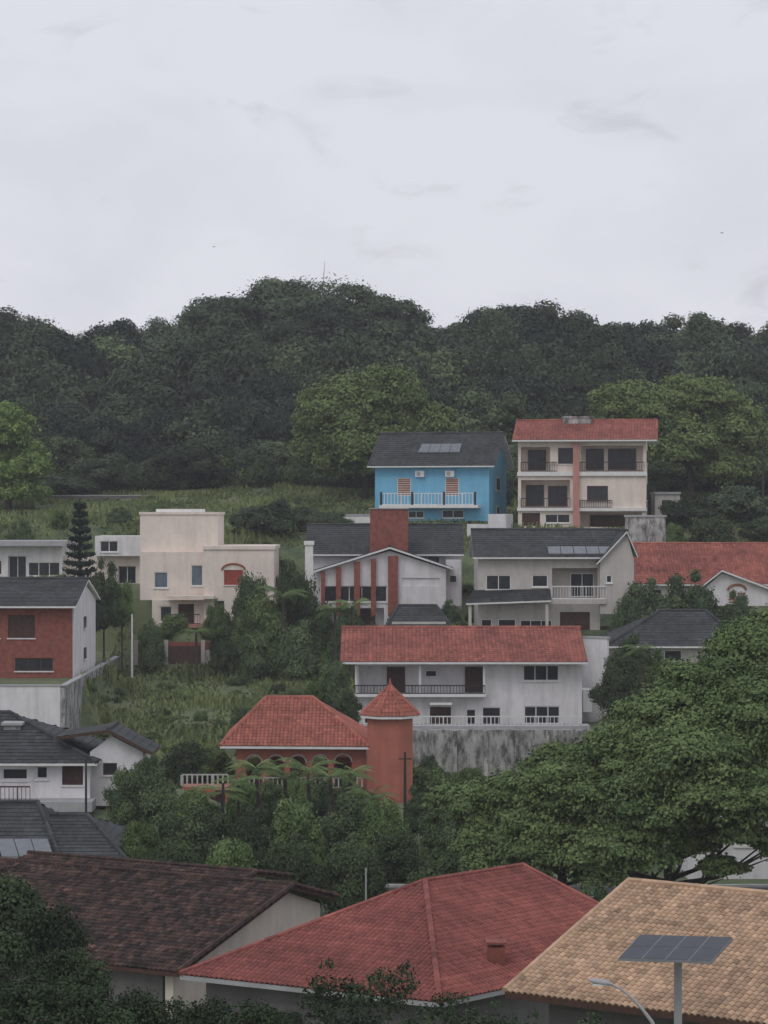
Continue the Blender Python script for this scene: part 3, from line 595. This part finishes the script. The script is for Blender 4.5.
def custom_tree(lobes,D,kind,n,leaf,name,label,tx,seed,r0=.3,group=None,depthk=1.0,sub=14,core=.62,sprig=.2,flat=.8,shell=.2):
    rg=np.random.default_rng(seed); u=D/F; x0=(tx-CX)*u; z0=gz(x0,D); r=root(name,label,'tree',(x0,D,z0),0,group)
    Lb=[]
    for l in lobes:
        dd=l[4]; uu=(D+dd)/F; cx,cz=(l[0]-CX)*uu-x0,(CY-l[1])*uu-z0; R=l[2]*uu; Z=l[3]*uu
        Lb.append((cx,dd,cz,R*.78,R*.78*depthk,Z*.78))
        for k in range(sub):
            a=rg.random()*6.283; e=rg.uniform(-.5,1); ce=math.sqrt(1-min(.98,e)**2); q=rg.uniform(.18,.38)
            Lb.append((cx+R*.75*ce*math.cos(a),dd+R*.75*ce*math.sin(a)*depthk,cz+Z*.75*e,R*q,R*q,Z*q*flat))
    V,tt=leafcloud(Lb,n,leaf,rg,core=core,sprig=sprig,shell=shell); link(bpy.data.objects.new('crown',mkquads('crown',V,tt,LF[kind])),r)
    v=[];f=[]; hh=np.mean([l[2] for l in Lb])
    tube([(0,0,-.3),(.1,0,hh*.3),(-.05,.1,hh*.6),(0,0,hh*.95)],[r0*1.3,r0,r0*.8,r0*.4],10,v,f)
    for l in lobes:
        uu=(D+l[4])/F; c=Vector(((l[0]-CX)*uu-x0,l[4],(CY-l[1])*uu-z0)); s=Vector((0,0,min(hh*.45,c.z*.5)))
        m=s.lerp(c,.5)-Vector((0,0,.06*(c-s).length)); tube([s,m,c],[r0*.5,r0*.3,r0*.1],7,v,f)
        for k in range(3):
            e=c+Vector((rg.normal(),rg.normal(),rg.normal()))*l[2]*uu*.5; tube([m,m.lerp(e,.6),e],[r0*.22,r0*.13,r0*.04],5,v,f)
    mk('trunk',v,f,M['bark'],r); return r
custom_tree([(225,332,52,36,0),(275,318,60,40,0),(330,316,62,42,0),(385,330,52,36,0),(300,345,70,40,-3),(360,350,60,36,-3),(245,355,56,34,-3)],303,'forest',80000,.36,'tree','broad domed crown of a very large forest tree',305,13,r0=.5,sub=20)
custom_tree([(345,412,52,44,0),(390,396,46,36,1),(415,435,34,40,0),(318,445,28,36,0),(365,455,52,44,-1),(440,430,22,26,1),(410,470,30,24,0)],233,'light',80000,.28,'tree','rounded lighter green tree at the forest edge',365,3,shell=.15)
custom_tree([(640,408,42,28,0),(695,400,50,26,2),(742,428,32,34,0),(675,445,50,36,0),(610,405,24,22,1),(725,470,38,28,0),(760,460,20,26,0)],231,'light',70000,.28,'tree','spreading light green tree behind the houses',690,4,shell=.15)
custom_tree([(10,430,30,28,0),(32,465,26,24,0),(0,470,30,28,0),(-20,440,30,30,0),(20,490,30,22,0)],230,'bright',36000,.28,'tree','bright yellow-green tree beside the grassy field',8,5)
custom_tree([(775,650,60,46,1),(765,668,62,50,0),(715,698,62,48,-1),(668,730,60,46,-2),(775,730,80,70,-3),(700,775,78,64,-4),(630,760,52,44,-2),(600,795,54,44,-2),(655,810,62,50,-4),(740,800,60,42,-5),(800,790,50,50,-4),(820,680,60,70,2),(640,850,52,34,-4),(600,850,50,36,-3),(690,840,40,26,-3),(560,790,44,34,-2),(545,830,44,34,-2),(742,834,34,18,-5),(780,846,28,26,-5),(722,868,26,14,-4)],97,'big',360000,.14,'tree','large spreading canopy tree sweeping down towards the valley',668,8,r0=.24,sub=22,sprig=.35,flat=.55,shell=.26)
custom_tree([(555,775,40,34,0),(590,765,36,28,0),(515,800,40,34,-1),(480,808,36,30,0),(530,850,50,30,-2),(605,870,44,26,-1),(450,802,28,22,1),(490,840,40,28,-1)],104,'big',110000,.15,'tree','rounded green tree growing next to a larger canopy',560,9,r0=.2,sprig=.35,flat=.6,shell=.25)
GG='garden trees between the houses'
TL=[(272,552,62,196,'mid'),(250,575,40,180,'mid'),(292,566,50,179,'mid'),(268,596,50,178,'midl'),(315,600,45,177,'mid'),(345,604,34,177,'mid'),(216,600,20,178,'midl'),(228,614,30,178,'mid'),(244,618,34,178,'midl'),(300,622,46,176,'mid'),(262,632,40,177,'mid'),(335,630,36,176,'midl'),(150,620,24,179,'mid'),
 (104,560,34,176,'mid'),(122,582,22,179,'midl'),(270,500,60,206,'forest'),(245,508,30,208,'forest'),(300,507,40,208,'forest'),(335,512,36,207,'forest'),(120,514,26,212,'mid'),(60,518,18,210,'midl'),(20,520,26,208,'mid'),(160,506,24,214,'midl'),
 (650,580,60,176,'mid'),(690,572,60,177,'mid'),(735,592,40,177,'mid'),(625,596,36,174,'mid'),(632,636,48,150,'mid'),(655,652,46,148,'midl'),(615,664,40,146,'mid'),(700,655,70,140,'mid'),(640,690,50,138,'mid'),
 (690,498,60,208,'forest'),(740,486,70,210,'forest'),(715,516,60,202,'mid'),(765,518,50,204,'mid'),(668,524,30,203,'midl'),(640,480,34,222,'forest'),(505,480,20,224,'forest'),
 (335,662,36,149,'mid'),(318,676,30,149,'midl'),(345,690,30,145,'mid'),(480,640,26,168,'mid'),(450,600,20,182,'mid'),
 (150,756,44,120,'mid'),(188,742,50,142,'mid'),(214,746,40,142,'midl'),(130,768,46,114,'mid'),(160,788,56,114,'mid'),(195,790,40,120,'midl'),(246,776,36,125,'midl'),(272,780,36,125,'mid'),(300,776,36,125,'midl'),(322,780,40,125,'mid'),(352,776,34,125,'mid'),
 (205,806,60,112,'mid'),(250,804,56,112,'mid'),(295,800,60,112,'midl'),(345,796,56,114,'mid'),(382,800,46,113,'midl'),(425,784,40,120,'mid'),(445,796,50,118,'mid'),(400,830,56,111,'mid'),(350,836,60,101,'mid'),(290,836,60,100,'mid'),(230,842,60,98,'midl'),(175,836,56,99,'mid'),(440,850,60,100,'mid'),(490,870,60,96,'mid'),(545,880,60,93,'mid'),
 (140,822,40,101,'midl'),(590,885,60,88,'mid'),(640,890,50,84,'mid'),(470,775,34,135,'midl'),(430,760,26,146,'mid'),(530,756,36,146,'mid'),(245,706,30,150,'mid')]
for a in TL: tree(a[0],a[1],a[2]*1.15,a[3],a[4]+'_g',n=12000,leaf=.028,label='leafy green garden tree among the houses',group=GG,hmin=1.6,asp=1.7 if 170<a[3]<181 else 1.1,nv=4,sprig=.35,shell=.25)
for a in [(0,868,120,58),(45,905,90,55),(70,950,80,52),(-10,930,110,50),(30,985,110,46),(90,988,90,46),(130,992,80,48),(165,998,80,48),(205,1000,80,48),(250,1004,80,46),(285,1010,60,46)]:
    tree(a[0],a[1],a[2],a[3],'darkn_n',n=9000,leaf=.03,label='dark leafy tree growing in front of tiled roofs',group='trees in front of the tiled roofs',asp=.8,core=0,nv=4,sprig=.45,shell=.35)
for a in [(335,958,64,48),(388,964,60,47),(355,985,60,44),(455,992,60,45),(500,1000,50,46),(590,1012,60,42),(420,1006,60,43),(310,1000,50,43),(470,1010,60,42),(540,1010,50,44)]:
    tree(a[0],a[1],a[2],a[3],'darkn_s',n=1500,leaf=.042,label='thin sapling with sparse leafy sprays near the eaves',group='sparse saplings near the eaves',asp=.9,core=0,nv=4,k=14,sprig=.5,shell=.5)
# bushes
def bushvar(i,kd='mid'):
    key=('bush',i,kd)
    if key in VAR: return VAR[key]
    rg=np.random.default_rng(50+i); Lb=[(rg.uniform(-.35,.35),rg.uniform(-.35,.35),rg.uniform(.1,.45),rg.uniform(.15,.3),rg.uniform(.15,.3),rg.uniform(.15,.36)) for _ in range(11)]
    V,tt=leafcloud(Lb,4500,.055,rg,shell=.35,sprig=.4); VAR[key]=mkquads('bush',V,tt,LF[kd]); return VAR[key]
def bush(x,y,w,h,kd='mid',lab='rounded green bush on the hillside'):
    o=bpy.data.objects.new('bush',bushvar(random.randrange(5),kd)); COL.objects.link(o); o.location=(x,y,gz(x,y)-.1); o.scale=(w,w,h); o.rotation_euler=(0,0,random.random()*6.28)
    o['label']=lab; o['category']='bush'; o['group']='hillside bushes'
cnt=0
SKIP=PADS[1:-1]
def blocked(x,y):
    if -5<x<15 and 148.5<y<155: return True
    for p in SKIP:
        if callable(p[4]): continue
        if p[0]<x<p[1] and p[2]-.6<y<p[3]+.3 : return True
    return False
tries=0
while cnt<160 and tries<6000:
    tries+=1; D=random.choice([random.uniform(90,135),random.uniform(138,180),random.uniform(180,206)]); px=random.uniform(-20,790); x=(px-CX)*D/F
    if blocked(x,D): continue
    if 90<px<330 and 145<D<179: continue
    if 101<D<110: continue
    bush(x,D,random.uniform(1.2,3.0),random.uniform(.8,2.2),random.choice(['mid','midl'])); cnt+=1
cnt=0;tries=0
while cnt<75 and tries<3000:   # weeds and shrubs on the open slope
    tries+=1; D=random.uniform(144,179); x=random.uniform(-20,-4)
    if blocked(x,D) or math.sin(x*.9+1)*math.sin(D*.35)<-.25: continue
    bush(x,D,random.uniform(.6,2.0),random.uniform(.35,1.1),random.choice(['mid','midl','midl']),'low weedy shrub on the grassy slope'); cnt+=1
cnt=0
while cnt<22:
    D=random.uniform(204,236); x=(random.uniform(-10,370)-CX)*D/F
    if blocked(x,D): continue
    bush(x,D,random.uniform(.8,2.2),random.uniform(.4,1.2),random.choice(['mid','midl']),'low weedy shrub on the grassy slope'); cnt+=1
for px in list(range(-10,360,12)): D=242+random.random()*2; bush((px-CX)*D/F,D,random.uniform(3,5),random.uniform(2,4.5))
# Norfolk pine
D=178; x=(80-CX)*D/F; z0=gz(x,D); r=root('pine_tree','narrow tiered dark conifer beside the houses','tree',(x,D,z0)); H=(CY-498)*D/F-z0
rg=np.random.default_rng(5); Q=[];tt=[]
nt_=16
for k in range(nt_):
    zt=H*(.18+.82*k/nt_); R=1.6*(1-k/nt_)**.75+.12
    for j in range(7):
        a=j*6.283/7+k*.5
        for s in np.linspace(.1,1,9):
            c=np.array([R*s*math.cos(a),R*s*math.sin(a),zt+.22*s*s*R])
            for q in range(9):
                p=c+rg.normal(0,.07,3); d1=rg.normal(size=3)*.11; d2=rg.normal(size=3)*.05; Q.append([p-d1,p-d2,p+d1,p+d2]); tt.append(rg.random())
for q in range(200):
    zz=H*rg.uniform(.2,1); p=np.array([rg.normal(0,.08),rg.normal(0,.08),zz]); d1=rg.normal(size=3)*.1; d2=rg.normal(size=3)*.05; Q.append([p-d1,p-d2,p+d1,p+d2]); tt.append(.3)
link(bpy.data.objects.new('crown',mkquads('crown',np.array(Q),np.array(tt),LF['pine'])),r); v,f=tube([(0,0,-.2),(0,0,H*.5),(0,0,H)],[.16,.1,.02],8); mk('trunk',v,f,M['bark'],r)
# palms
def palm(px,top,D,R):
    x=(px-CX)*D/F; z0=gz(x,D); H=max(1.5,(CY-top)*D/F-z0-R*.35); r=root('palm_tree','small palm with arching fronds in a garden','palm',(x,D,z0),0,'garden palms'); Q=[];tt=[]
    for j in range(15):
        a=random.random()*6.283; e=random.uniform(.1,1.1)
        for s in np.linspace(.08,1,26):
            c=np.array([R*s*math.cos(a),R*s*math.sin(a),H+R*(e*s-1.0*s*s*(.5+e*.3))]); sd=np.array([-math.sin(a),math.cos(a),-.35])
            for sg in (-1,1):
                l=R*.24*math.sin(math.pi*min(.95,s*.9+.08)); tip=c+np.array([sd[0]*sg,sd[1]*sg,-.45])*l; w=np.array([math.cos(a),math.sin(a),0])*R*.011
                Q.append([c-w,c+w,tip+w,tip-w*.2]); tt.append(rng.uniform(.2,.9))
    link(bpy.data.objects.new('crown',mkquads('crown',np.array(Q),np.array(tt),LF['midl'])),r); v,f=tube([(0,0,-.2),(.05,0,H*.5),(0,0,H)],[.14,.1,.09],8); mk('trunk',v,f,M['bark'],r)
for a in [(283,585,176,2.0),(352,598,174,1.6),(335,604,174,1.5),(196,625,177,1.2),(257,757,122,1.7),(285,768,121,1.5),(308,758,120,1.8),(330,766,119,1.5),(350,764,120,1.4),(640,642,147,1.4),(238,772,120,1.5),(373,786,116,1.5),(222,782,119,1.4)]: palm(*a)
# grass
N=90000; gx=rng.uniform(-42,42,N*2); gy=np.where(rng.random(N*2)<.5,rng.uniform(203,242,N*2),rng.uniform(138,184,N*2))
keep=np.array([not blocked(a,b) for a,b in zip(gx,gy)])&((np.sin(gx*.7+gy*.2)*np.sin(gy*.45-gx*.3)+rng.normal(0,.3,N*2))>-.45); gx,gy=gx[keep][:N],gy[keep][:N]; zz=ghz(gx,gy); m=len(gx)
a=rng.uniform(0,6.28,m); w=rng.uniform(.06,.16,m); h=rng.uniform(.1,.42,m)*(1+.7*np.sin(gx*.4)*np.sin(gy*.5)); dx,dy=np.cos(a)*w,np.sin(a)*w; lx,ly=rng.normal(0,.12,m),rng.normal(0,.12,m)
V=np.stack([np.stack([gx-dx,gy-dy,zz-.03],1),np.stack([gx+dx,gy+dy,zz-.03],1),np.stack([gx+dx*.3+lx,gy+dy*.3+ly,zz+h],1),np.stack([gx-dx*.3+lx,gy-dy*.3+ly,zz+h],1)],1)
tn=.5+.35*np.sin(gx*.43+1)*np.sin(gy*.31)+rng.normal(0,.2,m)
o=bpy.data.objects.new('grass',mkquads('grass',V,tn,LF['grass'])); COL.objects.link(o); o['kind']='stuff'
t=T('boundary_wall','long low grey wall along the top of the field','wall',0,503,237.5); t.box('wall',-80,372,496,506,0,.2,M['shadewall']); t.box('coping',-80,372,495,496,-.05,.25,M['grey'])
# ================================================================= POLES, LAMPS, BIRDS
def pole(px,top,D,label,m,r=.1,arm=True):
    x=(px-CX)*D/F; z0=gz(x,D); H=(CY-top)*D/F-z0; rt=root('utility_pole',label,'utility pole',(x,D,z0))
    v,f=tube([(0,0,-.3),(0,0,H)],[r,r*.7],8); mk('pole',v,f,m,rt)
    if arm: v,f=boxes([(-.35,.35,-.04,.04,H-.4,H-.33)]); mk('crossarm',v,f,M['wood'],rt)
pole(132,614,176,'pale slender pole beside a retaining wall',M['trim'],.09,False)
pole(86,760,116,'thin dark utility pole beside a white house',M['dark'],.07,False)
pole(223,783,112,'dark utility pole among garden trees',M['dark'],.09)
pole(405,752,128,'dark utility pole beside the salmon turret',M['dark'],.09)
pole(763,440,226,'grey utility pole at the forest edge',M['dark'],.13)
pole(366,868,96,'slim white pole next to the road',M['grey'],.045,False)
# solar street light
D=30; x=(678-CX)*D/F; z0=gz(x,D); rt=root('solar_street_light','grey pole carrying a flat gridded solar panel','solar panel pole',(x,D,z0)); zt=(CY-949)*D/F-z0
v,f=tube([(0,0,-.2),(0,0,zt-.12)],[.055,.05],12); mk('pole',v,f,M['grey'],rt)
pn=[Vector((-.838,-.9,.0)),Vector((.302,-.9,-.035)),Vector((.804,.8,-.045)),Vector((-.39,.8,-.01))]
P0=[p+Vector((0,0,zt+.02)) for p in pn]
v=[tuple(p) for p in P0]+[tuple(p+Vector((0,0,.03))) for p in P0]; f=list(BF); mi=[1]*6
n=4
for i in range(n):
    for j in range(2):
        a,b_=(i+.03)/n,(i+.97)/n; c,d=(j+.02)/2,(j+.98)/2
        q=[P0[0].lerp(P0[1],s_).lerp(P0[3].lerp(P0[2],s_),r_) for s_,r_ in ((a,c),(b_,c),(b_,d),(a,d))]; k=len(v); v+=[tuple(p+Vector((0,0,.034))) for p in q]; f.append((k,k+1,k+2,k+3)); mi.append(0)
mk('solar_panel',v,f,[M['panel'],M['panelfr']],rt,mi=mi)
v,f=boxes([(-.12,.12,-.12,.12,zt-.14,zt-.025)]); mk('bracket',v,f,M['dark'],rt)
# curved street lamp
D=36; x=(662-CX)*D/F; z0=gz(x,D); rt=root('street_lamp','grey street lamp with a curved arm and flat head','street lamp',(x,D,z0))
def lp(px,py): return ((px-CX)*D/F-x,0,(CY-py)*D/F-z0)
pts=[(0,0,-.2),(0,0,lp(0,1060)[2])]+[lp(a,b) for a,b in ((659,1038),(652,1022),(643,1010),(632,998),(621,989),(610,984))]
v,f=tube(pts,[.07,.05,.035,.03,.025,.02,.018,.018],10); mk('pole',v,f,M['grey'],rt)
h0=Vector(lp(612,984));h1=Vector(lp(589,979)); v,f=tube([h0,h0.lerp(h1,.25),h0.lerp(h1,.75),h1],[.025,.055,.05,.02],10); v=[(a,b*1.5,h0.z+(c-h0.z)*.8) for a,b,c in v]; hd=mk('lamp_head',v,f,M['grey'],rt)
m=h0.lerp(h1,.5); v,f=boxes([(m.x-.12,m.x+.1,-.06,.06,m.z-.055,m.z-.03)]); mk('lens',v,f,M['trim'],hd)
for px,py,D in ((214,247,150),(722,233,160)):
    o=root('bird','small dark bird gliding in the grey sky','bird',((px-CX)*D/F,D,(CY-py)*D/F),random.random()*3,'gliding birds'); o.scale=(.6,.6,.6)
    v,f=tube([(0,-.16,0),(0,-.08,.01),(0,.05,.01),(0,.2,0)],[.01,.04,.04,.008],8); mk('body',v,f,M['bird'],o)
    for sg in (-1,1): mk('wing',[(0,-.06,.02),(sg*.17,-.09,.07),(sg*.36,0,.04),(sg*.16,.05,.06),(0,.07,.02)],[(0,1,2,3,4)],M['bird'],o)
# ================================================================= HAZE, SKY, LIGHT, CAMERA
hm=bpy.data.materials.new('haze'); hm.use_nodes=True; nt=hm.node_tree; nt.nodes.clear(); ho=nd(nt,'ShaderNodeOutputMaterial'); vs=nd(nt,'ShaderNodeVolumeScatter'); vs.inputs['Color'].default_value=(.93,.95,1,1); vs.inputs['Density'].default_value=.0003; nt.links.new(vs.outputs[0],ho.inputs['Volume'])
v,f=boxes([(-140,140,-15,345,-30,60)]); hz=mk('haze',v,f,hm); hz['kind']='stuff'
W=bpy.data.worlds.new('World'); S.world=W; W.use_nodes=True; nt=W.node_tree; L=nt.links; nt.nodes.clear()
out=nd(nt,'ShaderNodeOutputWorld'); sky=nd(nt,'ShaderNodeTexSky'); sky.sky_type='NISHITA'; sky.sun_disc=False; sky.sun_elevation=math.radians(50); sky.sun_rotation=math.radians(200); sky.air_density=2; sky.dust_density=4
b1=nd(nt,'ShaderNodeBackground'); b1.inputs[1].default_value=.08; L.new(sky.outputs[0],b1.inputs[0])
tc=nd(nt,'ShaderNodeTexCoord'); mp=nd(nt,'ShaderNodeMapping'); mp.inputs['Scale'].default_value=(5,5,10); mp.inputs['Location'].default_value=(1.3,0,.7); L.new(tc.outputs['Generated'],mp.inputs[0])
n1=nd(nt,'ShaderNodeTexNoise'); n1.inputs['Scale'].default_value=2.2; n1.inputs['Detail'].default_value=8; n1.inputs['Roughness'].default_value=.5; n1.inputs['Distortion'].default_value=.4; L.new(mp.outputs[0],n1.inputs['Vector'])
cr=nd(nt,'ShaderNodeValToRGB'); E=cr.color_ramp.elements; E[0].position=.3; E[0].color=(.72,.735,.815,1); E[1].position=.55; E[1].color=(.785,.80,.88,1); L.new(n1.outputs['Fac'],cr.inputs[0])
mp2=nd(nt,'ShaderNodeMapping'); mp2.inputs['Scale'].default_value=(9,9,20); mp2.inputs['Location'].default_value=(.4,.2,2.1); L.new(tc.outputs['Generated'],mp2.inputs[0])
n3=nd(nt,'ShaderNodeTexNoise'); n3.inputs['Scale'].default_value=2.0; n3.inputs['Detail'].default_value=8; n3.inputs['Roughness'].default_value=.55; n3.inputs['Distortion'].default_value=.6; L.new(mp2.outputs[0],n3.inputs['Vector'])
mr=nd(nt,'ShaderNodeMapRange'); mr.interpolation_type='SMOOTHSTEP'; mr.inputs[1].default_value=.55; mr.inputs[2].default_value=.72; mr.inputs[3].default_value=1; mr.inputs[4].default_value=.86; L.new(n3.outputs['Fac'],mr.inputs[0])
vs2=nd(nt,'ShaderNodeVectorMath',operation='SCALE'); L.new(cr.outputs[0],vs2.inputs[0]); L.new(mr.outputs[0],vs2.inputs['Scale'])
b2=nd(nt,'ShaderNodeBackground'); b2.inputs[1].default_value=1.0; L.new(vs2.outputs[0],b2.inputs[0])
mx=nd(nt,'ShaderNodeMixShader'); mx.inputs[0].default_value=.93; L.new(b1.outputs[0],mx.inputs[1]); L.new(b2.outputs[0],mx.inputs[2]); L.new(mx.outputs[0],out.inputs[0])
sl=bpy.data.lights.new('sun','SUN'); sl.energy=.6; sl.angle=math.radians(30); sl.color=(1,.97,.93); so=bpy.data.objects.new('sun',sl); COL.objects.link(so); so.rotation_euler=(math.radians(42),0,math.radians(-22))
cam=bpy.data.cameras.new('camera'); co=bpy.data.objects.new('camera',cam); COL.objects.link(co); co.location=(0,0,0); co.rotation_euler=(math.radians(90),0,0)
cam.sensor_fit='VERTICAL'; cam.sensor_height=36; cam.lens=F/1024*36; cam.clip_start=.5; cam.clip_end=6000; S.camera=co
S.view_settings.view_transform='Standard'; S.view_settings.look='None'; S.view_settings.exposure=0
